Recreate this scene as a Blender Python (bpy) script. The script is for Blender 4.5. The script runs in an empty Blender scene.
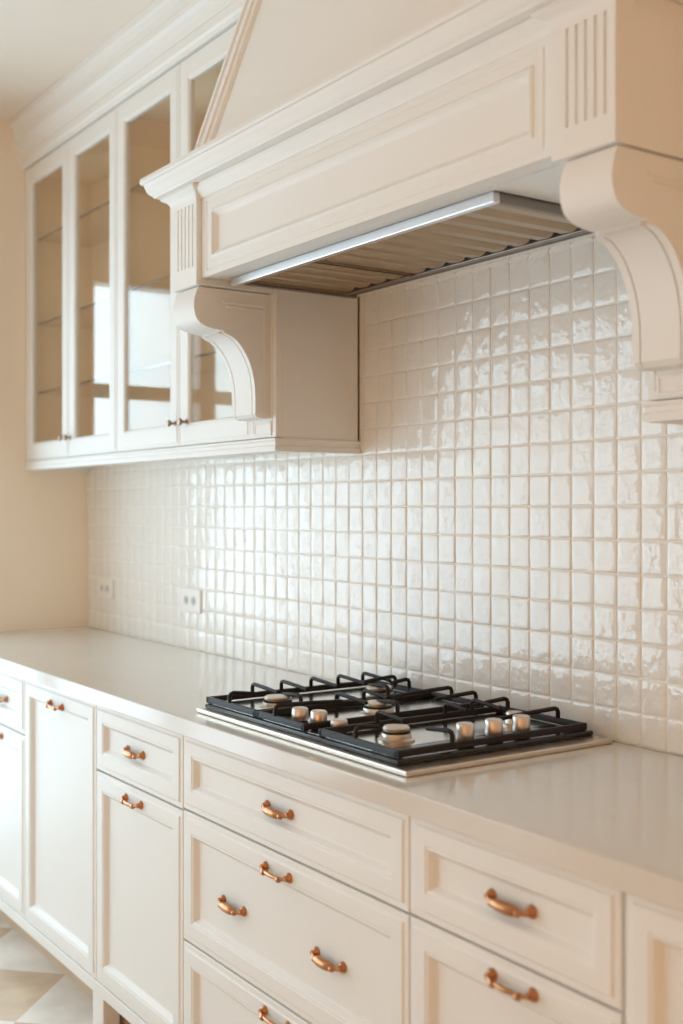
import bpy, bmesh, math, random
from mathutils import Vector
random.seed(7)
SC = bpy.context.scene
COL = SC.collection
PI = math.pi

# ------------------------------------------------------------------ materials
def new_mat(name):
    m = bpy.data.materials.new(name); m.use_nodes = True
    nt = m.node_tree; nt.nodes.clear()
    o = nt.nodes.new('ShaderNodeOutputMaterial')
    return m, nt, o

def pbr(name, col, rough=0.5, metal=0.0, bump=0.0, bscale=60.0, var=0.0, vscale=4.0, coat=0.0, rvar=0.0, spec=0.5, bdist=0.002):
    m, nt, o = new_mat(name)
    b = nt.nodes.new('ShaderNodeBsdfPrincipled')
    b.inputs['Base Color'].default_value = (*col, 1)
    b.inputs['Roughness'].default_value = rough
    b.inputs['Metallic'].default_value = metal
    b.inputs['Specular IOR Level'].default_value = spec
    b.inputs['Coat Weight'].default_value = coat
    b.inputs['Coat Roughness'].default_value = 0.08
    tc = nt.nodes.new('ShaderNodeTexCoord')
    if var:
        n = nt.nodes.new('ShaderNodeTexNoise'); n.inputs['Scale'].default_value = vscale; n.inputs['Detail'].default_value = 4
        nt.links.new(tc.outputs['Object'], n.inputs['Vector'])
        mx = nt.nodes.new('ShaderNodeMix'); mx.data_type = 'RGBA'
        mx.inputs['A'].default_value = (*[max(0, c * (1 - var)) for c in col], 1)
        mx.inputs['B'].default_value = (*[min(1, c * (1 + var)) for c in col], 1)
        nt.links.new(n.outputs['Fac'], mx.inputs['Factor'])
        nt.links.new(mx.outputs['Result'], b.inputs['Base Color'])
    if bump:
        n2 = nt.nodes.new('ShaderNodeTexNoise'); n2.inputs['Scale'].default_value = bscale; n2.inputs['Detail'].default_value = 2
        nt.links.new(tc.outputs['Object'], n2.inputs['Vector'])
        bp = nt.nodes.new('ShaderNodeBump'); bp.inputs['Strength'].default_value = bump; bp.inputs['Distance'].default_value = bdist
        nt.links.new(n2.outputs['Fac'], bp.inputs['Height'])
        nt.links.new(bp.outputs['Normal'], b.inputs['Normal'])
    nt.links.new(b.outputs['BSDF'], o.inputs['Surface'])
    return m

def glass_mat(name, tint=(1, 1, 1)):
    m, nt, o = new_mat(name)
    g = nt.nodes.new('ShaderNodeNewGeometry')
    dt = nt.nodes.new('ShaderNodeVectorMath'); dt.operation = 'DOT_PRODUCT'
    nt.links.new(g.outputs['Incoming'], dt.inputs[0]); nt.links.new(g.outputs['Normal'], dt.inputs[1])
    ab = nt.nodes.new('ShaderNodeMath'); ab.operation = 'ABSOLUTE'; nt.links.new(dt.outputs['Value'], ab.inputs[0])
    sb = nt.nodes.new('ShaderNodeMath'); sb.operation = 'SUBTRACT'; sb.inputs[0].default_value = 1; nt.links.new(ab.outputs[0], sb.inputs[1])
    pw = nt.nodes.new('ShaderNodeMath'); pw.operation = 'POWER'; pw.inputs[1].default_value = 5; nt.links.new(sb.outputs[0], pw.inputs[0])
    ma = nt.nodes.new('ShaderNodeMath'); ma.operation = 'MULTIPLY_ADD'; ma.inputs[1].default_value = 0.95; ma.inputs[2].default_value = 0.045
    nt.links.new(pw.outputs[0], ma.inputs[0])
    t = nt.nodes.new('ShaderNodeBsdfTransparent'); t.inputs['Color'].default_value = (*tint, 1)
    gl = nt.nodes.new('ShaderNodeBsdfGlossy'); gl.inputs['Roughness'].default_value = 0.0; gl.inputs['Color'].default_value = (1.0, .97, .94, 1)
    mx = nt.nodes.new('ShaderNodeMixShader')
    nt.links.new(ma.outputs[0], mx.inputs['Fac']); nt.links.new(t.outputs[0], mx.inputs[1]); nt.links.new(gl.outputs[0], mx.inputs[2])
    nt.links.new(mx.outputs[0], o.inputs['Surface'])
    return m

PAINT = (0.835, 0.826, 0.802)
M = {}
M['paint'] = pbr('cream_satin_paint', PAINT, 0.5, var=0.01, vscale=3, spec=0.3)
M['inside'] = pbr('shade_tinted_interior_paint', (0.93, 0.79, 0.61), 0.5, var=0.01)  # cream paint with the warm shade inside the cabinets put into its colour
M['wall'] = pbr('warm_wall_paint', (0.92, 0.82, 0.69), 0.75, var=0.015, vscale=2, bump=0.05, bscale=220)
M['room'] = pbr('warm_bounce_plaster', (0.90, 0.50, 0.20), 0.8, var=0.02, vscale=2)  # unseen right wall, deep orange chosen to bounce warm light
M['ceil'] = pbr('ceiling_paint', (0.87, 0.79, 0.705), 0.85, var=0.01)
M['counter'] = pbr('greige_quartz', (0.71, 0.66, 0.60), 0.13, spec=0.45, var=0.03, vscale=9, bump=0.02, bscale=30)
M['tile'] = pbr('white_glazed_ceramic', (0.87, 0.85, 0.81), 0.06, spec=0.64, bump=0.5, bscale=38, var=0.035, vscale=11, bdist=0.004)
M['grout'] = pbr('pale_grout', (0.89, 0.865, 0.82), 0.7)
M['bronze'] = pbr('aged_copper', (0.50, 0.225, 0.105), 0.28, metal=1.0, var=0.25, vscale=60)
M['knobm'] = pbr('antique_brass', (0.36, 0.26, 0.19), 0.3, metal=1.0)
M['steel'] = pbr('champagne_steel', (0.72, 0.62, 0.52), 0.28, metal=1.0, bump=0.02, bscale=200)
M['chrome'] = pbr('brushed_aluminium', (0.80, 0.79, 0.80), 0.3, metal=1.0)
M['filter'] = pbr('baffle_filter_steel', (0.42, 0.32, 0.22), 0.36, metal=1.0, var=0.08, vscale=14)  # steel browned, its tan reflections put into the base colour
M['rail'] = pbr('shaded_rail_metal', (0.30, 0.25, 0.21), 0.42, metal=1.0)  # metal darkened to hold the shade on the extractor's side and back rails
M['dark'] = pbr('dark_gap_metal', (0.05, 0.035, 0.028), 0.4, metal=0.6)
M['blackglass'] = pbr('black_enamel_glass', (0.016, 0.011, 0.009), 0.10, spec=0.4, var=0.2, vscale=30)
M['hob'] = pbr('satin_steel_plate', (0.60, 0.56, 0.50), 0.16, metal=1.0)
M['iron'] = pbr('black_cast_iron', (0.018, 0.011, 0.008), 0.5, bump=0.15, bscale=240, spec=0.3)
M['burner'] = pbr('aluminium_burner', (0.66, 0.57, 0.49), 0.36, metal=1.0)
M['knobsteel'] = pbr('satin_knob_metal', (0.75, 0.66, 0.60), 0.33, metal=0.9)
M['plastic'] = pbr('white_socket_plastic', (0.88, 0.86, 0.82), 0.3)
M['hole'] = pbr('socket_recess_grey', (0.60, 0.585, 0.57), 0.5)
M['pin'] = pbr('socket_pin_grey', (0.25, 0.24, 0.23), 0.6)
M['frame'] = pbr('white_window_frame', (0.72, 0.71, 0.70), 0.4)
M['plinth'] = pbr('tan_plinth_board', (0.60, 0.46, 0.33), 0.5, var=0.06, vscale=8)
M['glass'] = glass_mat('clear_cabinet_glass', (0.97, 0.96, 0.94))
M['winglass'] = glass_mat('clear_window_glass')
M['shelfglass'] = glass_mat('glass_shelf_sheet', (0.93, 0.93, 0.9))
M['shelfedge'] = pbr('glass_shelf_edge', (0.20, 0.15, 0.10), 0.2)

def floor_mat():
    m, nt, o = new_mat('checker_marble_floor')
    b = nt.nodes.new('ShaderNodeBsdfPrincipled'); b.inputs['Roughness'].default_value = 0.22
    tc = nt.nodes.new('ShaderNodeTexCoord')
    mp = nt.nodes.new('ShaderNodeMapping'); mp.vector_type = 'POINT'
    # a corner of the diagonal tiles lies at (-3.275, -0.52)
    s = 1 / 0.322
    ang = math.radians(45)
    mp.inputs['Rotation'].default_value = (0, 0, ang)
    mp.inputs['Scale'].default_value = (s, s, s)
    cx, cy = -3.275, -0.52
    rx = (cx * math.cos(ang) - cy * math.sin(ang)) * s
    ry = (cx * math.sin(ang) + cy * math.cos(ang)) * s
    mp.inputs['Location'].default_value = (-rx, -ry, 0.25)
    nt.links.new(tc.outputs['Object'], mp.inputs['Vector'])
    ck = nt.nodes.new('ShaderNodeTexChecker'); ck.inputs['Scale'].default_value = 1.0
    nt.links.new(mp.outputs['Vector'], ck.inputs['Vector'])
    ck.inputs['Color1'].default_value = (0.66, 0.50, 0.36, 1)
    ck.inputs['Color2'].default_value = (0.83, 0.78, 0.72, 1)
    n = nt.nodes.new('ShaderNodeTexNoise'); n.inputs['Scale'].default_value = 5; n.inputs['Detail'].default_value = 6
    nt.links.new(tc.outputs['Object'], n.inputs['Vector'])
    mx = nt.nodes.new('ShaderNodeMix'); mx.data_type = 'RGBA'; mx.blend_type = 'MULTIPLY'; mx.inputs['Factor'].default_value = 0.28
    nt.links.new(ck.outputs['Color'], mx.inputs['A']); nt.links.new(n.outputs['Color'], mx.inputs['B'])
    nt.links.new(ck.outputs['Color'], b.inputs['Base Color'])
    rmp = nt.nodes.new('ShaderNodeValToRGB')
    rmp.color_ramp.elements[0].position = 0.35; rmp.color_ramp.elements[0].color = (0.78, 0.76, 0.73, 1)
    rmp.color_ramp.elements[1].position = 0.65; rmp.color_ramp.elements[1].color = (1, 1, 1, 1)
    nt.links.new(n.outputs['Fac'], rmp.inputs['Fac'])
    mx.inputs['Factor'].default_value = 1.0
    nt.links.new(rmp.outputs['Color'], mx.inputs['B'])
    nt.links.new(mx.outputs['Result'], b.inputs['Base Color'])
    nt.links.new(b.outputs['BSDF'], o.inputs['Surface'])
    return m
M['floor'] = floor_mat()

# ------------------------------------------------------------------ mesh helpers
def box(bm, x0, x1, y0, y1, z0, z1, bev=0.0):
    x0, x1 = min(x0, x1), max(x0, x1); y0, y1 = min(y0, y1), max(y0, y1); z0, z1 = min(z0, z1), max(z0, z1)
    vs = [bm.verts.new(p) for p in ((x0, y0, z0), (x1, y0, z0), (x1, y1, z0), (x0, y1, z0), (x0, y0, z1), (x1, y0, z1), (x1, y1, z1), (x0, y1, z1))]
    fs = [bm.faces.new([vs[i] for i in f]) for f in ((3, 2, 1, 0), (4, 5, 6, 7), (0, 1, 5, 4), (1, 2, 6, 5), (2, 3, 7, 6), (3, 0, 4, 7))]
    if bev:
        es = list({e for f in fs for e in f.edges})
        bmesh.ops.bevel(bm, geom=es, offset=bev, segments=2, profile=0.5, affect='EDGES')

def prism_x(bm, poly, x0, x1):            # poly of (y, z) extruded along X
    a = [bm.verts.new((x0, y, z)) for y, z in poly]; b = [bm.verts.new((x1, y, z)) for y, z in poly]
    n = len(poly)
    bm.faces.new(a); bm.faces.new(b[::-1])
    for i in range(n):
        bm.faces.new((a[i], b[i], b[(i + 1) % n], a[(i + 1) % n]))

def sweep(bm, path, prof):                # plan path of (x, y), profile polygon of (outward offset, z), mitred corners; outward is to the right of travel
    n = len(path); rings = []
    dirs = [(Vector(path[i + 1]) - Vector(path[i])).normalized() for i in range(n - 1)]
    for i in range(n):
        d0 = dirs[max(0, i - 1)]; d1 = dirs[min(n - 2, i)]
        n0 = Vector((d0.y, -d0.x)); n1 = Vector((d1.y, -d1.x))
        mt = (n0 + n1); mt = mt / max(1e-6, mt.dot(n0))
        rings.append([bm.verts.new((path[i][0] + mt.x * d, path[i][1] + mt.y * d, z)) for d, z in prof])
    k = len(prof)
    for i in range(n - 1):
        for j in range(k):
            bm.faces.new((rings[i][j], rings[i + 1][j], rings[i + 1][(j + 1) % k], rings[i][(j + 1) % k]))
    bm.faces.new(rings[0]); bm.faces.new(rings[-1][::-1])

def panel(bm, x0, x1, z0, z1, yf, rings, hole=False, kx=0.0):   # rings (inset, depth behind the front plane yf), facing -Y
    R = []
    for ins, dep in rings:
        ix = ins + (kx if ins > .005 else 0)
        R.append([bm.verts.new(p) for p in ((x0 + ix, yf + dep, z0 + ins), (x1 - ix, yf + dep, z0 + ins), (x1 - ix, yf + dep, z1 - ins), (x0 + ix, yf + dep, z1 - ins))])
    for a, b in zip(R, R[1:]):
        for i in range(4):
            j = (i + 1) % 4
            bm.faces.new((a[i], a[j], b[j], b[i]))
    if hole:
        a, b = R[-1], R[0]
        for i in range(4):
            j = (i + 1) % 4
            bm.faces.new((a[i], a[j], b[j], b[i]))
    else:
        bm.faces.new(R[-1]); bm.faces.new(R[0][::-1])

def lathe(bm, prof, origin, axis='Z', seg=24):   # prof of (radius, height)
    ox, oy, oz = origin
    def P(r, h, t):
        c, s = r * math.cos(t), r * math.sin(t)
        if axis == 'Z': return (ox + c, oy + s, oz + h)
        if axis == 'Y': return (ox + c, oy - h, oz + s)     # height grows towards -Y
        return (ox + h, oy + c, oz + s)
    rings = []
    for r, h in prof:
        if r < 1e-6: rings.append([bm.verts.new(P(0, h, 0))])
        else: rings.append([bm.verts.new(P(r, h, 2 * PI * i / seg)) for i in range(seg)])
    for a, b in zip(rings, rings[1:]):
        for i in range(seg):
            j = (i + 1) % seg
            if len(a) == 1 and len(b) == 1: continue
            if len(a) == 1: bm.faces.new((a[0], b[i], b[j]))
            elif len(b) == 1: bm.faces.new((a[i], a[j], b[0]))
            else: bm.faces.new((a[i], a[j], b[j], b[i]))
    if len(rings[0]) > 1: bm.faces.new(rings[0][::-1])
    if len(rings[-1]) > 1: bm.faces.new(rings[-1])

def tube(bm, pts, rad, seg=10, sx=1.0):
    pts = [Vector(p) for p in pts]; n = len(pts)
    if not isinstance(rad, (list, tuple)): rad = [rad] * n
    rings = []; up = None
    for i, p in enumerate(pts):
        t = (pts[min(n - 1, i + 1)] - pts[max(0, i - 1)]).normalized()
        if up is None:
            up = Vector((0, 0, 1)) if abs(t.z) < 0.9 else Vector((1, 0, 0))
        u = (up - t * up.dot(t)).normalized(); up = u; v = t.cross(u)
        rings.append([bm.verts.new(p + (u * math.cos(2 * PI * k / seg) + v * math.sin(2 * PI * k / seg) * sx) * rad[i]) for k in range(seg)])
    for a, b in zip(rings, rings[1:]):
        for k in range(seg):
            bm.faces.new((a[k], a[(k + 1) % seg], b[(k + 1) % seg], b[k]))
    bm.faces.new(rings[0][::-1]); bm.faces.new(rings[-1])

def spline(pts, n=6):                     # Catmull-Rom through points of any dimension
    out = []
    P = [Vector(p) for p in pts]
    for i in range(len(P) - 1):
        p0 = P[max(0, i - 1)]; p1 = P[i]; p2 = P[i + 1]; p3 = P[min(len(P) - 1, i + 2)]
        for k in range(n):
            t = k / n
            out.append(0.5 * ((2 * p1) + (p2 - p0) * t + (2 * p0 - 5 * p1 + 4 * p2 - p3) * t * t + (3 * p1 - p0 - 3 * p2 + p3) * t ** 3))
    out.append(P[-1])
    return out

def obj(name, bm, mats, parent=None, smooth=False, angle=35, bevel=0.0):
    bmesh.ops.recalc_face_normals(bm, faces=bm.faces)
    me = bpy.data.meshes.new(name); bm.to_mesh(me); bm.free()
    for mm in (mats if isinstance(mats, (list, tuple)) else [mats]): me.materials.append(mm)
    o = bpy.data.objects.new(name, me); COL.objects.link(o)
    if parent is not None:
        o.parent = parent
        bx, by, bz = base_of(parent)
        me.transform(__import__('mathutils').Matrix.Translation((-bx, -by, -bz)))   # parts are modelled in world coordinates
    if bevel:
        md = o.modifiers.new('soft_edges', 'BEVEL'); md.width = bevel; md.segments = 2; md.limit_method = 'ANGLE'; md.angle_limit = math.radians(40)
    if smooth:
        for p in me.polygons: p.use_smooth = True
        try:
            me.set_sharp_from_angle(angle=math.radians(angle))
        except Exception: pass
    return o

def base_of(o):
    p = Vector((0, 0, 0))
    while o is not None:
        p = p + o.location; o = o.parent
    return p

def thing(name, label, cat, loc=(0, 0, 0), group=None):
    o = bpy.data.objects.new(name, None); COL.objects.link(o); o.location = loc
    o.empty_display_size = 0.05
    o['label'] = label; o['category'] = cat
    if group: o['group'] = group
    return o

def struct(name, bm, m, label=None, **k):
    o = obj(name, bm, m, **k); o['kind'] = 'structure'
    if label: o['label'] = label
    return o

def B(): return bmesh.new()

# ------------------------------------------------------------------ room
XL, XR, YB, YF, ZC = -4.37, 2.30, 0.0, -4.60, 2.845
WY0, WY1, WZ0, WZ1 = -3.96, -0.541, 0.08, 2.275      # window opening in the left wall
b = B(); box(b, XL - .12, XR + .1, YF - .1, YB + .1, -.1, 0); struct('floor', b, M['floor'], 'white and beige marble tiles laid diagonally')
b = B(); box(b, XL - .12, XR + .1, YF - .1, YB + .1, ZC, ZC + .1); struct('ceiling', b, M['ceil'], 'plain off white ceiling')
b = B(); box(b, XL - .12, XR + .1, YB, YB + .1, 0, ZC); wall_back = struct('wall_back', b, M['wall'], 'back wall carrying the white tiles, cabinets and hood')
b = B()
box(b, XL - .12, XL, WY1, YB, 0, ZC); box(b, XL - .12, XL, YF, WY0, 0, ZC)
box(b, XL - .12, XL, WY0, WY1, WZ1, ZC); box(b, XL - .12, XL, WY0, WY1, 0, WZ0)
struct('wall_left', b, M['wall'], 'plain warm beige side wall at the left end of the counter')
b = B(); box(b, XR, XR + .1, YF, YB, 0, ZC); struct('wall_right', b, M['room'])
FILL_WIN = ((-0.90, 1.90),); RZ0, RZ1 = .08, 2.275
b = B()
cuts = [XL - .12] + [v for r in FILL_WIN for v in r] + [XR + .1]
for q in range(0, len(cuts), 2): box(b, cuts[q], cuts[q + 1], YF - .1, YF, 0, ZC)
for xa, xb in FILL_WIN: box(b, xa, xb, YF - .1, YF, RZ1, ZC); box(b, xa, xb, YF - .1, YF, 0, RZ0)
struct('wall_rear', b, M['ceil'])
for nwin, (RX0, RX1) in enumerate(FILL_WIN):  # unseen rear window, added to throw warm fill on right-facing sides
    win = bpy.data.objects.new('window_%d' % (nwin + 2), None); COL.objects.link(win); win.location = ((RX0 + RX1) / 2, YF, RZ0); win['kind'] = 'structure'
    b = B(); f0, f1 = YF - .09, YF - .02
    box(b, RX0, RX1, f0, f1, RZ0, RZ0 + .07); box(b, RX0, RX1, f0, f1, RZ1 - .06, RZ1); box(b, RX0, RX0 + .06, f0, f1, RZ0, RZ1); box(b, RX1 - .06, RX1, f0, f1, RZ0, RZ1)
    for k in (1, 2, 3): x = RX0 + k * (RX1 - RX0) / 4; box(b, x - .035, x + .035, f0, f1, RZ0 + .07, RZ1 - .06)
    obj('window_frame', b, M['frame'], win)
    for k in range(4):
        xa = RX0 + k * (RX1 - RX0) / 4 + (.06 if k == 0 else .035); xb = RX0 + (k + 1) * (RX1 - RX0) / 4 - (.06 if k == 3 else .035)
        b = B(); box(b, xa, xb, YF - .058, YF - .052, RZ0 + .07, RZ1 - .06); obj('window_pane', b, M['winglass'], win)

# window in the left wall (seen mirrored in the cabinet glass and the tiles)
win = bpy.data.objects.new('window_1', None); COL.objects.link(win); win.location = (XL, (WY0 + WY1) / 2, WZ0); win['kind'] = 'structure'
win['label'] = 'tall white framed window beside the kitchen counter'
b = B()
f0, f1 = XL - .09, XL - .02
box(b, f0, f1, WY0, WY1, WZ0, WZ0 + .07); box(b, f0, f1, WY0, WY1, WZ1 - .004, WZ1)
box(b, f0, f1, WY1 - .004, WY1, WZ0, WZ1); box(b, f0, f1, WY0, WY0 + .05, WZ0, WZ1)
obj('window_frame', b, M['frame'], win, bevel=.001)
my = []
y = -1.023
while y > WY0 + .2:
    b = B(); box(b, f0, f1, y - .073, y, WZ0 + .07, WZ1 - .004); obj('mullion', b, M['frame'], win); my.append(y); y -= .555
b = B(); box(b, f0 + .005, f1 - .005, WY0 + .05, WY1 - .004, 1.814, 1.870); obj('transom', b, M['frame'], win)
edges = [WY1 - .004] + [v for t in my for v in (t, t - .073)] + [WY0 + .05]
for i in range(0, len(edges), 2):
    b = B(); box(b, XL - .058, XL - .052, edges[i + 1], edges[i], WZ0 + .07, WZ1 - .004); obj('window_pane', b, M['winglass'], win)

# tiled backsplash
PX, PZ, X0, Z0 = 0.0627, 0.068, -2.426, 1.442
b = B(); box(b, XL, XR - .8, -.0079, 0, .90, 1.93)
grout = obj('tile_grout', b, M['grout'], wall_back)
b = B()
def tile(bm, x0, x1, z0, z1):
    g = .0016; r = random
    tx, tz, off = r.uniform(-.0007, .0007), r.uniform(-.0007, .0007), r.uniform(-.0003, .0005)
    w, h = x1 - x0, z1 - z0
    def ring(ins, y, tilt, rnd):
        out = []
        c = min(rnd, w / 3)
        for (sx, sz) in ((-1, -1), (1, -1), (1, 1), (-1, 1)):
            px = (x0 + ins) if sx < 0 else (x1 - ins); pz = (z0 + ins) if sz < 0 else (z1 - ins)
            pts = [(px - sx * c, pz), (px, pz - sz * c)]
            if sx * sz > 0: pts = pts[::-1]
            for (ax, az) in pts:
                yy = y - off + tilt * (tx * ((ax - x0) / w - .5) * 2 + tz * ((az - z0) / h - .5) * 2)
                out.append(bm.verts.new((ax, yy, az)))
        return out
    R = [ring(g, -.003, 0, .002), ring(g, -.0082, .4, .0025), ring(g + .0010, -.0088, .8, .003), ring(g + .005, -.0094, 1, .005), ring(g + .016, -.0097, 1.1, .008)]
    for a, c in zip(R, R[1:]):
        for i in range(8):
            bm.faces.new((a[i], a[(i + 1) % 8], c[(i + 1) % 8], c[i]))
    bm.faces.new(R[-1])
k0 = math.floor((XL - X0) / PX); k1 = math.ceil((XR - .8 - X0) / PX)
for k in range(k0, k1):
    xa, xb = max(XL, X0 + k * PX), min(XR - .8, X0 + (k + 1) * PX)
    if xb - xa < .012: continue
    for j in range(-8, 8):
        za, zb = Z0 + j * PZ, Z0 + (j + 1) * PZ
        za = max(za, .9005); zb = min(zb, 1.93)
        if zb - za < .01: continue
        if zb > 1.60 and not (-2.54 < xa and xb < -1.28): continue
        tile(b, xa, xb, za, zb)
ts = obj('tile_backsplash', b, M['tile'], wall_back, smooth=True, angle=70)
ts['label'] = 'glossy handmade white square tiles'

# crown moulding over the wall cabinets
b = B()
prof = [(-.275, 2.664), (-.289, 2.664), (-.291, 2.676), (-.298, 2.682), (-.299, 2.706), (-.295, 2.712), (-.300, 2.730), (-.309, 2.748), (-.320, 2.758), (-.322, 2.774), (-.318, 2.779),
        (-.322, 2.800), (-.330, 2.816), (-.337, 2.822), (-.339, ZC - .001), (-.275, ZC - .001)]
prism_x(b, [(y + .017, z) for y, z in prof], XL, -2.499)
box(b, XL, -2.499, -.258, 0, 2.664, ZC - .001)
struct('trim_1', b, M['paint'], 'cream crown moulding between the glass cabinets and the ceiling')

# ------------------------------------------------------------------ base cabinets
YFRONT = -.587
FR = [(0, .019), (0, .0045), (.002, .0030), (.0125, .0030), (.0155, 0), (.0435, 0), (.0455, .0018), (.0485, .0012), (.0515, .0032), (.0590, .0125), (.0615, .0135)]
def handle(parent, x, z, yf, thick):
    bm = B()
    r = (.0048, .0040, .0042, .0088, .0094, .0088, .0042, .0040, .0048) if thick else (.0045, .0036, .0036, .0040, .0046, .0040, .0036, .0036, .0045)
    pts = [(-.044, 0), (-.0445, .009), (-.034, .0135), (-.018, .0160), (0, .0170), (.018, .0160), (.034, .0135), (.0445, .009), (.044, 0)]
    sp = spline([(p[0], p[1], q) for p, q in zip(pts, r)], 5)
    tube(bm, [(x + p.x, yf - p.y, z - .22 * p.y) for p in sp], [p.z for p in sp], 12)
    for s in (-1, 1):
        lathe(bm, [(.0105, -.001), (.0105, .0025), (.0085, .0045), (.0075, .0075), (.0055, .0085), (.0062, .0105), (.0048, .0130), (0, .0135)], (x + s * .0445, yf, z), 'Y', 16)
        lathe(bm, [(0, -.005), (.0056, -.0035), (.0064, 0), (.0056, .0035), (0, .005)], (x + s * .028, yf - .0160, z - .005), 'X', 12)
    h = obj('handle', bm, M['bronze'], parent, smooth=True, angle=50); h['label'] = 'aged copper bow handle'
    return h

def front(parent, kind, x0, x1, z0, z1):
    bm = B(); panel(bm, x0 + .0015, x1 - .0015, z0 + .0015, z1 - .0015, YFRONT, FR)
    return obj(kind, bm, M['paint'], parent, bevel=.0008)

def base_cabinet(x0, x1, label, right_end=False):
    t = thing('base_cabinet', label, 'cabinet', ((x0 + x1) / 2, -.3, .0), 'base cabinets under the counter')
    bm = B()
    box(bm, x0, x1, YFRONT + .0195, -.002, .125, .8595)
    box(bm, x0, x1, YFRONT, YFRONT + .0195, .093, .1245, .002)      # bottom rail below the fronts
    obj('carcass', bm, M['paint'], t)
    bm = B(); box(bm, x0, x1, -.523, -.505, 0, .124); obj('plinth', bm, M['plinth'], t)
    return t
PANEL_Y = YFRONT + .0135
RAIL_Y = YFRONT

c1 = base_cabinet(-4.368, -3.443, 'cream base cabinet with drawer over door at the left end of the counter')
d = front(c1, 'drawer', -3.90, -3.443, .682, .858); handle(d, -3.680, .764, PANEL_Y, True)
d = front(c1, 'door', -3.90, -3.443, .125, .680); handle(d, -3.690, .648, RAIL_Y, False)
d = front(c1, 'door', -4.368, -3.90, .125, .858); handle(d, -4.13, .812, RAIL_Y, False)
c2 = base_cabinet(-3.443, -2.892, 'cream base cabinet with one full-height panelled door and one copper handle')
d = front(c2, 'door', -3.443, -2.892, .125, .858); handle(d, -3.171, .812, RAIL_Y, False)
c3 = base_cabinet(-2.892, -2.388, 'cream base cabinet with small drawer above tall door and a white front leg')
d = front(c3, 'drawer', -2.892, -2.388, .682, .858); handle(d, -2.668, .764, PANEL_Y, True)
d = front(c3, 'door', -2.892, -2.388, .125, .680); handle(d, -2.650, .648, RAIL_Y, False)
b = B(); box(b, -2.918, -2.846, YFRONT + .003, YFRONT + .050, 0, .0925, .003); obj('leg', b, M['paint'], c3)
c4 = base_cabinet(-2.388, -1.549, 'wide cream base cabinet of three deep drawers directly below the cooktop')
d = front(c4, 'drawer', -2.388, -1.549, .686, .858); handle(d, -1.986, .767, PANEL_Y, True)
d = front(c4, 'drawer', -2.388, -1.549, .389, .684); handle(d, -1.970, .649, RAIL_Y, False)
handle(d, -2.171, .524, PANEL_Y, True); handle(d, -1.804, .526, PANEL_Y, True)
d = front(c4, 'drawer', -2.388, -1.549, .125, .387); handle(d, -1.974, .358, RAIL_Y, False)
c5 = base_cabinet(-1.549, -1.081, 'cream base cabinet with two copper handles just right of the cooktop drawers')
d = front(c5, 'drawer', -1.549, -1.081, .687, .858); handle(d, -1.309, .770, PANEL_Y, True)
d = front(c5, 'door', -1.549, -1.081, .125, .685); handle(d, -1.293, .655, RAIL_Y, False)
c6 = base_cabinet(-1.078, -.480, 'cream base cabinet with handleless panelled front at the right edge')
front(c6, 'door', -1.078, -.480, .125, .858)

# countertop
ct = B(); box(ct, XL + .001, -.478, -.607, -.0085, .860, .900, .003)
t = obj('countertop', ct, M['counter']); t['label'] = 'long polished greige stone countertop running along the tiled wall'; t['category'] = 'countertop'

# ------------------------------------------------------------------ wall cabinets with glass doors
YD = -.268
DR = [(0, .019), (0, .003), (.002, .002), (.0105, .002), (.0130, 0), (.0530, 0), (.0550, .002), (.0580, .001), (.0620, .0065), (.0620, .019)]
def glass_door(parent, x0, x1, knob_x, z0=1.549, z1=2.658):
    bm = B(); x0 += .0012; x1 -= .0012
    # taller bottom and top rails: the frame ring with its own vertical insets
    R = []
    for i, (ins, dep) in enumerate(DR):
        zi = ins if ins < .014 else ins * 1.06
        R.append([bm.verts.new(p) for p in ((x0 + ins, YD + dep, z0 + zi), (x1 - ins, YD + dep, z0 + zi), (x1 - ins, YD + dep, z1 - zi), (x0 + ins, YD + dep, z1 - zi))])
    R.append(R[0])
    for a, c in zip(R, R[1:]):
        for i in range(4):
            bm.faces.new((a[i], a[(i + 1) % 4], c[(i + 1) % 4], c[i]))
    dr = obj('door', bm, M['paint'], parent, bevel=.0006)
    bm = B(); box(bm, x0 + .0618, x1 - .0618, YD + .0072, YD + .0112, z0 + .0655, z1 - .0655)
    obj('glass_pane', bm, M['glass'], dr)
    bm = B()
    lathe(bm, [(.0085, -.001), (.0085, .002), (.0042, .004), (.0036, .010), (.0042, .013), (.0085, .016), (.0105, .021), (.0085, .026), (0, .0285)], (knob_x, YD, 1.616), 'Y', 18)
    k = obj('knob', bm, M['knobm'], dr, smooth=True, angle=50); k['label'] = 'small dark brass knob'
    return dr

def wall_cabinet(x0, x1, label, right_block=0.0, side_left=.018):
    t = thing('wall_cabinet', label, 'cabinet', ((x0 + x1) / 2, -.14, 1.513), 'glass fronted wall cabinets')
    xi = x1 - right_block
    zb, zt = 1.547, 2.663
    bm = B()
    yb = YD + .0195
    box(bm, x0, x1, -.016, -.0035, zb, zt)                 # back
    box(bm, x0, x0 + .018, yb, -.016, zb, zt)             # left side
    box(bm, xi - .018, xi, yb, -.016, zb, zt)             # right side
    box(bm, x0 + .018, xi - .018, yb, -.016, zb, zb + .02)
    box(bm, x0 + .018, xi - .018, yb, -.016, zt - .03, zt)
    obj('carcass', bm, M['inside'], t)
    for z in (1.808, 2.070, 2.392):
        bm = B(); box(bm, x0 + .019, xi - .019, -.226, -.017, z - .004, z + .004); s = obj('shelf', bm, M['shelfglass'], t)
        bm = B(); box(bm, x0 + .019, xi - .019, -.2285, -.2262, z - .004, z + .004); obj('shelf_edge', bm, M['shelfedge'], s)
    return t

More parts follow.
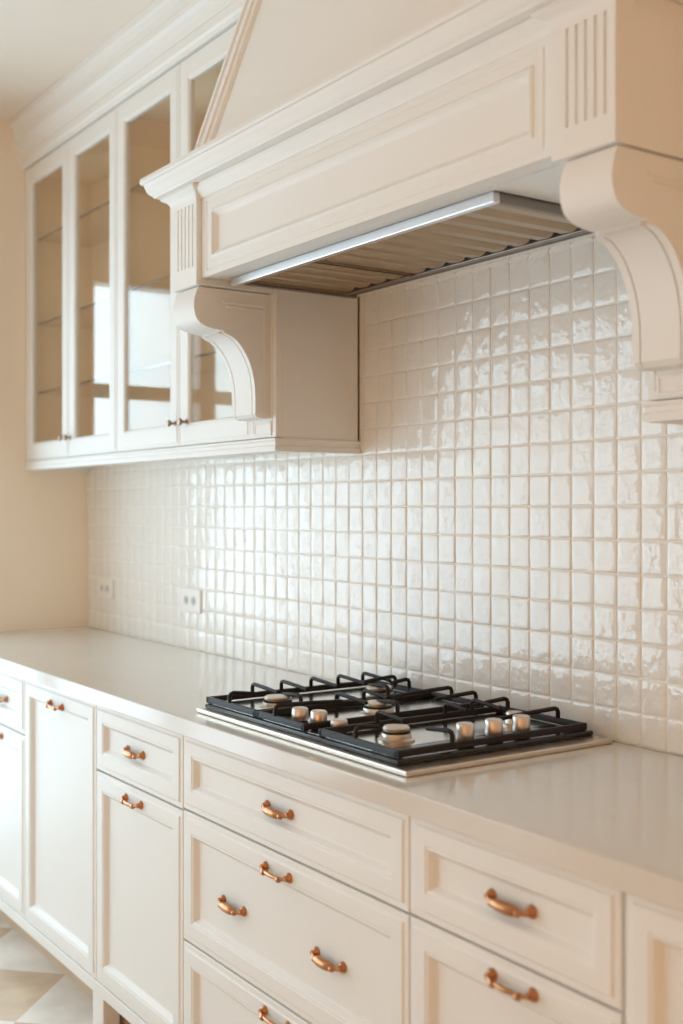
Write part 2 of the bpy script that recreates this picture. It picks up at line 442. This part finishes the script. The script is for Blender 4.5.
RAIL = [(-.02, 1.513), (.006, 1.513), (.006, 1.526), (.003, 1.529), (.003, 1.537), (.007, 1.541), (.007, 1.546), (-.02, 1.546)]
XA, XB_, XE = -4.332, -3.487, -2.502
u1 = wall_cabinet(XA, XB_, 'left pair of tall glass-door wall cabinets next to the beige side wall')
glass_door(u1, XA, -3.903, -3.924); glass_door(u1, -3.903, XB_, -3.882)
b = B(); sweep(b, [(XA, YD), (XB_, YD)], RAIL); box(b, XA, XB_, YD + .02, -.011, 1.530, 1.546); obj('light_rail', b, M['paint'], u1)
b = B(); box(b, XL + .001, XA, YD + .010, -.011, 1.513, 2.663); obj('filler_strip', b, M['paint'], u1)
u2 = wall_cabinet(XB_, XE, 'right pair of tall glass-door wall cabinets partly behind the range hood', right_block=.128)
glass_door(u2, XB_, -3.042, -3.066); glass_door(u2, -3.042, -2.632, -2.994)
b = B(); sweep(b, [(XB_, YD), (XE, YD), (XE, -.011)], RAIL); box(b, XB_, XE - .02, YD + .02, -.011, 1.530, 1.546); obj('light_rail', b, M['paint'], u2)
b = B()
box(b, XE - .1275, XE, YD + .0195, -.016, 1.547, 2.663); box(b, XE - .030, XE, -.016, -.0106, 1.547, 1.926)
panel(b, -2.630, XE, 1.549, 2.660, YD, [(0, .019), (0, .001), (.001, 0), (.014, 0), (.0155, .003), (.017, .003), (.018, 0)])
panel(b, -2.608, -2.522, 1.553, 1.590, YD - .003, [(0, .004), (0, .001), (.002, 0), (.006, 0), (.008, .0018)])
obj('end_stile', b, M['paint'], u2)

# right-hand neighbour, only its lower left corner shows past the right corbel
XS = -1.309
u3 = thing('wall_cabinet', 'wall cabinet corner under the right corbel at the right edge', 'cabinet', (-.9, -.14, 1.513), 'glass fronted wall cabinets')
b = B(); box(b, XS, -.40, YD + .0195, -.0035, 1.547, 2.663); obj('carcass', b, M['paint'], u3)
b = B(); panel(b, XS, -1.19, 1.549, 2.660, YD, [(0, .019), (0, .001), (.001, 0), (.014, 0), (.0155, .003), (.017, .003), (.018, 0)])
panel(b, -1.290, -1.21, 1.553, 1.590, YD - .003, [(0, .004), (0, .001), (.002, 0), (.006, 0), (.008, .0018)])
obj('end_stile', b, M['paint'], u3)
b = B(); panel(b, -1.188, -.78, 1.549, 2.660, YD, FR); obj('door', b, M['paint'], u3)
b = B(); panel(b, -.779, -.40, 1.549, 2.660, YD, FR); obj('door', b, M['paint'], u3)
b = B(); sweep(b, [(XS, -.011), (XS, YD), (-.40, YD)], RAIL); box(b, XS + .02, -.40, YD + .02, -.011, 1.530, 1.546); obj('light_rail', b, M['paint'], u3)

# ------------------------------------------------------------------ corbels
HEAD = [(y + .006, z) for y, z in [(-.478, 1.9090), (-.484, 1.894), (-.4895, 1.872), (-.4885, 1.848), (-.480, 1.828), (-.462, 1.816), (-.438, 1.8105), (-.412, 1.808)]]
ARC = [(y + .008, z) for y, z in [(-.404, 1.799), (-.392, 1.7955), (-.376, 1.785), (-.358, 1.766), (-.342, 1.740), (-.331, 1.712), (-.3245, 1.680), (-.322, 1.648), (-.322, 1.607)]]
def corbel(x0, x1, label, back):
    t = thing('corbel', label, 'corbel', ((x0 + x1) / 2, back, 1.595), 'scrolled corbels under the range hood')
    h = [tuple(p) for p in spline(HEAD, 5)]
    a = [tuple(p) for p in spline(ARC, 5)]
    ain = [(y + .005, z + .003) for y, z in a]
    foot = [(-.306, 1.598), (-.294, 1.596)]
    def poly(arc): return [(back, 1.9090)] + h + [(-.401, 1.803)] + arc + foot + [(back, 1.596)]
    bm = B(); e = .011; g = .0035
    prism_x(bm, poly(a), x0, x0 + e); prism_x(bm, poly(ain), x0 + e, x0 + e + g); prism_x(bm, poly(a), x0 + e + g, x1 - e - g)
    prism_x(bm, poly(ain), x1 - e - g, x1 - e); prism_x(bm, poly(a), x1 - e, x1)
    prism_x(bm, [(-.413, 1.8010), (-.397, 1.8000), (-.391, 1.8060), (-.406, 1.8085)], x0 + e, x1 - e)
    obj('scroll', bm, M['paint'], t, smooth=True, angle=28)
    # raised swirl band on each side face, following the scroll
    for s, xs in ((-1, x0), (1, x1)):
        bm = B()
        outer = a[:]
        inner = []
        for i, (y, z) in enumerate(a):
            j0, j1 = a[max(0, i - 1)], a[min(len(a) - 1, i + 1)]
            d = Vector((j1[0] - j0[0], j1[1] - j0[1])).normalized(); nrm = Vector((-d.y, d.x))
            w = .004 + .020 * min(1, i / 14)
            inner.append((min(y + nrm.x * w, back - .004), z + nrm.y * w))
        pl = outer + inner[::-1]
        prism_x(bm, pl, xs, xs + s * .004)
        obj('side_scroll', bm, M['paint'], t)
        bm = B()
        def strip(pts): prism_x(bm, pts, xs, xs + s * .0025)
        y0 = -.405; yb = back - .014
        strip([(y0, 1.876), (yb, 1.876), (yb, 1.882), (y0, 1.882)])
        strip([(y0 + .012, 1.866), (yb - .008, 1.866), (yb - .008, 1.869), (y0 + .012, 1.869)])
        strip([(yb - .005, 1.70), (yb, 1.70), (yb, 1.876), (yb - .005, 1.876)])
        obj('side_panel_bead', bm, M['paint'], t)
    return t
corbel(-2.641, -2.529, 'cream scrolled corbel under the left end of the hood, in front of the glass door', YD - .0005)
corbel(-1.298, -1.190, 'cream scrolled corbel under the right end of the hood', YD - .0005)

# ------------------------------------------------------------------ range hood
hood = thing('range_hood', 'large cream mantel range hood with fluted pilasters and tapered chimney', 'range hood', (-1.91, -.2, 1.912))
HX0, HX1 = -2.648, -1.184
YP, YFZ = -.484, -.471
ZP, ZFZ = 1.912, 1.927
b = B()
# frieze board, with a hollow for the extractor behind it
box(b, -2.500, -1.320, YFZ + .012, -.430, ZFZ, 2.19)
box(b, HX0 + .004, HX1 - .004, YFZ + .012, -.270, 1.960, 2.19)
box(b, -2.4985, -1.3125, -.425, -.012, ZFZ + .030, 2.19)
box(b, -2.4985, -2.482, -.425, -.012, ZFZ, ZFZ + .030); box(b, -1.528, -1.3125, -.425, -.012, ZFZ, ZFZ + .030)
box(b, -2.482, -1.528, -.040, -.012, ZFZ, ZFZ + .030)
box(b, -2.482, -1.528, -.4302, -.412, ZFZ, ZFZ + .030)
obj('hood_body', b, M['paint'], hood)
b = B()
panel(b, -2.515, -1.317, ZFZ, 2.122, YFZ, [(0, .0118), (0, 0), (.0135, 0), (.0145, .002), (.0165, .002), (.0175, 0), (.0385, 0), (.041, -.003), (.0455, -.004), (.049, .001), (.058, .009), (.061, .0095)], kx=.013)
obj('frieze_panel', b, M['paint'], hood, bevel=.0006)
# bed moulding between the pilasters
b = B(); prism_x(b, [(YFZ + .012, 2.119), (YFZ - .003, 2.119), (YFZ - .005, 2.124), (YFZ - .011, 2.130), (YFZ - .021, 2.140), (YFZ - .023, 2.148), (YFZ + .012, 2.148)], -2.514, -1.318)
obj('bed_moulding', b, M['paint'], hood, smooth=True, angle=30)
def pilaster(x0, x1, yback):
    w = x1 - x0; n = 5; fw = .0062; fd = .0045
    c = [x0 + .034 + i * (w - .054) / 4 for i in range(n)]
    bm = B()
    zt, zb = 2.112, 1.957
    box(bm, x0, x1, YP + fd, yback, ZP, 2.148)
    xs = [x0] + [v for q in c for v in (q - fw / 2, q + fw / 2)] + [x1]
    for i in range(0, len(xs), 2): box(bm, xs[i], xs[i + 1], YP, YP + fd, zb, zt)
    box(bm, x0, x1, YP, YP + fd, ZP, zb); box(bm, x0, x1, YP, YP + fd, zt, 2.148)
    p = obj('pilaster', bm, M['paint'], hood)
    bm = B()
    sweep(bm, [(x0, yback), (x0, YP), (x1, YP), (x1, -.445)], [(-.003, 2.110), (.0005, 2.110), (.0012, 2.118), (.004, 2.127), (.010, 2.135), (.019, 2.1395), (.022, 2.1415), (.022, 2.1485), (-.003, 2.1485)])
    obj('pilaster_cap', bm, M['paint'], p, smooth=True, angle=30)
pilaster(HX0, -2.516, -.270); pilaster(-1.316, HX1, -.270)
# mantel crown
b = B()
sweep(b, [(HX0, -.270), (HX0, YP), (HX1, YP), (HX1, -.270)],
      [(-.04, 2.149), (.034, 2.149), (.0365, 2.154), (.041, 2.157), (.0465, 2.163), (.050, 2.172), (.0525, 2.181), (.0545, 2.1835), (.0590, 2.1845), (.0610, 2.190), (.0600, 2.199), (-.04, 2.199)])
box(b, HX0 + .039, HX1 - .039, YP + .039, -.270, 2.150, 2.198)
box(b, -2.4985, -1.3125, -.270, -.004, 2.1901, 2.198)
obj('mantel_crown', b, M['paint'], hood, smooth=True, angle=25)
# tapered chimney
zb, zt = 2.1985, ZC - .001
cb = (-2.582, -1.240, -.462); ctp = (-2.330, -1.490, -.333)
b = B()
lo = [b.verts.new(p) for p in ((cb[0], cb[2], zb), (cb[1], cb[2], zb), (cb[1], -.272, zb), (cb[0], -.272, zb))]
hi = [b.verts.new(p) for p in ((ctp[0], ctp[2], zt), (ctp[1], ctp[2], zt), (ctp[1], -.272, zt), (ctp[0], -.272, zt))]
b.faces.new(lo[::-1]); b.faces.new(hi)
for i in range(4): b.faces.new((lo[i], lo[(i + 1) % 4], hi[(i + 1) % 4], hi[i]))
box(b, -2.4975, -1.3125, -.272, -.0045, zb, zt)
obj('chimney', b, M['paint'], hood)
for s, xb, xt in ((1, cb[0], ctp[0]), (-1, cb[1], ctp[1])):
    b = B()
    pr = [(-.004, .004), (-.004, -.014), (.004, -.017), (.016, -.017), (.019, -.012), (.034, -.012), (.038, -.017), (.052, -.017), (.056, -.012), (.066, -.009), (.072, -.001), (.072, .004)]
    A = [b.verts.new((xb + s * u, cb[2] + v, zb)) for u, v in pr]; T = [b.verts.new((xt + s * u, ctp[2] + v, zt)) for u, v in pr]
    n = len(pr)
    for i in range(n): b.faces.new((A[i], A[(i + 1) % n], T[(i + 1) % n], T[i]))
    b.faces.new(A); b.faces.new(T[::-1])
    obj('chimney_trim', b, M['paint'], hood, smooth=True, angle=25)

# extractor set into the underside
ex = thing('extractor', 'stainless extractor with baffle filters set in the underside of the hood', 'extractor', (-2.0, -.21, 1.910))
b = B()
ZE = 1.911
x0, x1, y0, y1 = -2.478, -1.533, -.410, -.042
box(b, x0, x1, y0, y0 + .016, ZE - .003, ZFZ + .028)
obj('front_lip', b, M['chrome'], ex, bevel=.0015); b = B()
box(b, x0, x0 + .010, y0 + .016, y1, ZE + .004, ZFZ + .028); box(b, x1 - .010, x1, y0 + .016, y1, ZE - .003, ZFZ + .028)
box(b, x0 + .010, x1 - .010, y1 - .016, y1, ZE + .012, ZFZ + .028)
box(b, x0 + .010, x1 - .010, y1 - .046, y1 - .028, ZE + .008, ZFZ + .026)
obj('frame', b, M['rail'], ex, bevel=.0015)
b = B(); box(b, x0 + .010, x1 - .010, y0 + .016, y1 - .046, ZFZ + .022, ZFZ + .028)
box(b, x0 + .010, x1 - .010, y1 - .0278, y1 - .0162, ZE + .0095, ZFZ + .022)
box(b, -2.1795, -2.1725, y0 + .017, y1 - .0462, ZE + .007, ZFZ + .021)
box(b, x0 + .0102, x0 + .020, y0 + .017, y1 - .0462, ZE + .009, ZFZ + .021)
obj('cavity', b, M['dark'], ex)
for fa, fb, n in ((x0 + .021, -2.180, 4), (-2.172, x1 - .011, 9)):
    b = B(); ya, yb = y0 + .018, y1 - .047
    box(b, fa, fa + .006, ya, yb, ZE + .008, ZE + .022); box(b, fb - .006, fb, ya, yb, ZE + .008, ZE + .022)
    pitch = (fb - fa - .012) / n
    for k in range(n):
        q = fa + .006 + k * pitch
        pl = [(q + pitch * .03, ZE + .016), (q + pitch * .16, ZE + .010), (q + pitch * .60, ZE + .008), (q + pitch * .78, ZE + .012), (q + pitch * .97, ZE + .026), (q + pitch * .90, ZE + .028), (q + pitch * .70, ZE + .017), (q + pitch * .2, ZE + .014)]
        A = [b.verts.new((u, ya, v)) for u, v in pl]; T = [b.verts.new((u, yb - .010, v)) for u, v in pl]
        m_ = len(pl)
        for j in range(m_): b.faces.new((A[j], A[(j + 1) % m_], T[(j + 1) % m_], T[j]))
        b.faces.new(A); b.faces.new(T[::-1])
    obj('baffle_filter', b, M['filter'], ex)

# ------------------------------------------------------------------ cooktop
ck = thing('cooktop', 'black gas cooktop with cast iron grates set on the countertop', 'cooktop', (-2.007, -.287, .900))
CX0, CX1, CY0, CY1 = -2.394, -1.604, -.548, -.028
b = B(); box(b, CX0, CX1, CY0, CY1, .9003, .9105, .002); obj('steel_trim', b, M['steel'], ck)
GX0, GX1, GY0, GY1 = -2.382, -1.648, -.532, -.036
b = B(); box(b, GX0, GX1, GY0, GY1, .9105, .9200, .003); obj('enamel_top', b, M['blackglass'], ck)
b = B(); box(b, GX0 + .012, -1.742, GY0 + .012, GY1 - .012, .9197, .9205); obj('steel_hob_plate', b, M['hob'], ck)
ZT = .9205
def burner(x, y, r):
    bm = B()
    lathe(bm, [(r * 1.22, 0), (r * 1.22, .003), (r * 1.05, .005), (r * .98, .007), (r * .96, .014), (r * .90, .016), (r * .82, .017)], (x, y, ZT), 'Z', 32)
    o = obj('burner', bm, M['burner'], ck, smooth=True, angle=40)
    bm = B(); lathe(bm, [(r * .74, .0), (r * .74, .003), (r * .86, .004), (r * .88, .008), (r * .80, .011), (r * .3, .0125), (0, .0125)], (x, y, ZT + .0165), 'Z', 32)
    c = obj('burner_cap', bm, M['burner'], o, smooth=True, angle=40)
    bm = B(); lathe(bm, [(r * .93, 0), (r * .93, .004)], (x, y, ZT + .0145), 'Z', 32); obj('flame_ring', bm, M['iron'], o)
burner(-2.235, -.425, .035); burner(-2.225, -.150, .036); burner(-2.045, -.285, .034); burner(-1.795, -.425, .030); burner(-1.782, -.128, .021)
def gas_knob(x, y, h=.030):
    bm = B(); lathe(bm, [(.0185, 0), (.0185, .004), (.0160, .006), (.0150, .010)], (x, y, ZT), 'Z', 28)
    o = obj('knob', bm, M['iron'], ck, smooth=True, angle=40)
    bm = B(); lathe(bm, [(.0172, .0), (.0178, .002), (.0174, h - .004), (.0160, h - .0012), (.0135, h), (0, h)], (x, y, ZT + .009), 'Z', 28)
    box(bm, x - .0012, x + .0012, y - .0165, y - .006, ZT + .009 + h - .0005, ZT + .010 + h)
    obj('knob_cap', bm, M['knobsteel'], o, smooth=True, angle=40)
for x, y, h in ((-2.046, -.486, .025), (-1.993, -.474, .025), (-1.943, -.458, .013)): gas_knob(x, y, h)
for x, y in ((-1.693, -.338), (-1.693, -.265), (-1.693, -.193)): gas_knob(x, y, .031)

ZB0, ZB1 = .9225, .9350
def bar(bm, xa, ya, xb, yb, w=.010, z0=ZB0, z1=ZB1):
    d = Vector((xb - xa, yb - ya)).normalized(); n = Vector((-d.y, d.x)) * w / 2
    pts = [(xa - n.x, ya - n.y), (xb - n.x, yb - n.y), (xb + n.x, yb + n.y), (xa + n.x, ya + n.y)]
    lo = [bm.verts.new((*p, z0)) for p in pts]; m_ = [bm.verts.new((*p, z1 - .003)) for p in pts]
    c = Vector(((xa + xb) / 2, (ya + yb) / 2))
    pin = [(xa - n.x * .6, ya - n.y * .6), (xb - n.x * .6, yb - n.y * .6), (xb + n.x * .6, yb + n.y * .6), (xa + n.x * .6, ya + n.y * .6)]
    hi = [bm.verts.new((*p, z1)) for p in pin]
    bm.faces.new(lo[::-1]); bm.faces.new(hi)
    for A, T in ((lo, m_), (m_, hi)):
        for i in range(4): bm.faces.new((A[i], A[(i + 1) % 4], T[(i + 1) % 4], T[i]))
def finger(bm, x, y, dx, dy, L, zfoot=ZB0, ztop=.955):
    # an elbow: rises from the frame, turns and runs inwards over the burner
    p = [(x, y, zfoot), (x, y, ztop - .008), (x + dx * .003, y + dy * .003, ztop - .0025), (x + dx * .010, y + dy * .010, ztop), (x + dx * L * .6, y + dy * L * .6, ztop - .003), (x + dx * L, y + dy * L, ztop - .006)]
    tube(bm, p, [.0050, .0048, .0048, .0048, .0046, .0042], 10)
def grate(xa, xb, ya, yb, fingers):
    bm = B()
    bar(bm, xa, ya, xb, ya); bar(bm, xa, yb, xb, yb); bar(bm, xa, ya - .005, xa, yb + .005); bar(bm, xb, ya - .005, xb, yb + .005)
    for x in (xa + .002, xb - .002):
        for y in (ya + .002, yb - .002): box(bm, x - .006, x + .006, y - .006, y + .006, ZT + .0003, ZB0 + .002)
    for f in fingers: finger(bm, *f)
    return obj('grate', bm, M['iron'], ck, smooth=True, angle=40)
gl = [(-2.383, y, 1, 0, .115) for y in (-.405, -.325, -.240, -.160, -.085)]
gl += [(-2.170, y, -1, 0, .075) for y in (-.405, -.165)]
gl += [(-2.290, -.052, 0, -1, .10), (-2.235, -.052, 0, -1, .055), (-2.29, -.518, 0, 1, .06)]
grate(-2.383, -2.168, -.520, -.050, gl)
gm = [(-2.155, -.320, 1, 0, .115), (-2.155, -.245, 1, 0, .09), (-1.975, -.285, -1, 0, .07), (-2.075, -.052, 0, -1, .17), (-1.99, -.052, 0, -1, .12), (-2.09, -.520, 0, 1, .17)]
grate(-2.155, -1.975, -.520, -.050, gm)
gr = [(-1.913, -.385, 1, 0, .09), (-1.913, -.205, 1, 0, .07), (-1.913, -.130, 1, 0, .09), (-1.663, -.395, -1, 0, .075), (-1.735, -.050, 0, -1, .17), (-1.885, -.052, 0, -1, .10), (-1.80, -.518, 0, 1, .055)]
grate(-1.913, -1.663, -.520, -.050, gr)

# ------------------------------------------------------------------ power sockets
def outlet(x0, x1, label):
    t = thing('power_socket', label, 'socket', ((x0 + x1) / 2, -.011, 1.063), 'white double sockets on the tiles')
    b = B(); box(b, x0, x1, -.0170, -.0095, 1.024, 1.102, .0025); obj('cover_plate', b, M['plastic'], t)
    for k in (.32, .68):
        cx = x0 + (x1 - x0) * k
        b = B(); lathe(b, [(.0150, -.0002), (.0150, .0010), (.0135, .0012), (.0130, .0003)], (cx, -.0170, 1.063), 'Y', 24)
        s = obj('socket_well', b, M['hole'], t)
        b = B()
        for dx in (-.0065, .0065): lathe(b, [(.0028, .0005), (.0028, .001), (0, .001)], (cx + dx, -.0170, 1.063), 'Y', 10)
        obj('pin_hole', b, M['pin'], s)
outlet(-4.245, -4.105, 'white double wall socket nearest the left wall')
outlet(-3.538, -3.392, 'white double wall socket between the corner socket and the cooktop')

# ------------------------------------------------------------------ light
W = bpy.data.worlds.new('daylight'); SC.world = W; W.use_nodes = True
wn = W.node_tree
bg = wn.nodes['Background']; bg.inputs['Strength'].default_value = 1.0
# cool sky at the left window, added warm fill tint through the rear one
tc = wn.nodes.new('ShaderNodeTexCoord'); sx = wn.nodes.new('ShaderNodeSeparateXYZ'); mr = wn.nodes.new('ShaderNodeMapRange')
mr.inputs['From Min'].default_value = -.30; mr.inputs['From Max'].default_value = .10
mxw = wn.nodes.new('ShaderNodeMix'); mxw.data_type = 'RGBA'
COOL, WARM = (3.55, 4.70, 5.40), (2.05, 0.95, 0.30)
mxw.inputs['A'].default_value = (*COOL, 1); mxw.inputs['B'].default_value = (*WARM, 1)
wn.links.new(tc.outputs['Generated'], sx.inputs[0]); wn.links.new(sx.outputs['X'], mr.inputs['Value'])
wn.links.new(mr.outputs['Result'], mxw.inputs['Factor']); wn.links.new(mxw.outputs['Result'], bg.inputs['Color'])
def area(name, loc, rot, sx, sy, portal=False, power=0, col=(1, 1, 1)):
    L = bpy.data.lights.new(name, 'AREA'); L.shape = 'RECTANGLE'; L.size = sx; L.size_y = sy
    L.cycles.is_portal = portal
    if not portal: L.energy = power; L.color = col
    o = bpy.data.objects.new(name, L); COL.objects.link(o); o.location = loc; o.rotation_euler = rot
area('window_daylight_portal', (XL - .13, (WY0 + WY1) / 2, (WZ0 + WZ1) / 2), (PI / 2, 0, -PI / 2), WY1 - WY0, WZ1 - WZ0, True)
for RX0, RX1 in FILL_WIN: area('fill_window_portal', ((RX0 + RX1) / 2, YF - .11, (RZ0 + RZ1) / 2), (PI / 2, 0, 0), RX1 - RX0, RZ1 - RZ0, True)

# ------------------------------------------------------------------ camera
f_px = 1162.9
cam = bpy.data.cameras.new('camera'); co = bpy.data.objects.new('camera', cam); COL.objects.link(co)
cam.sensor_fit = 'VERTICAL'; cam.sensor_height = 36; cam.sensor_width = 24
cam.lens = f_px / 1024 * 36
cam.shift_y = -(512 - 508.0) / 1024
co.location = (0, -1.787, 1.37)
co.rotation_euler = (PI / 2, 0, math.radians(55.508))
cam.dof.use_dof = True; cam.dof.focus_distance = 2.55; cam.dof.aperture_fstop = 2.3
cam.clip_start = .05
SC.camera = co

SC.view_settings.view_transform = 'Standard'; SC.view_settings.look = 'None'
SC.view_settings.gamma = 1; SC.view_settings.exposure = 0.0
SC.view_settings.use_curve_mapping = False
SC.cycles.use_denoising = True
SC.cycles.max_bounces = 14; SC.cycles.diffuse_bounces = 8; SC.cycles.transparent_max_bounces = 24
SC.cycles.sample_clamp_indirect = 6
SC.cycles.caustics_reflective = False; SC.cycles.caustics_refractive = False
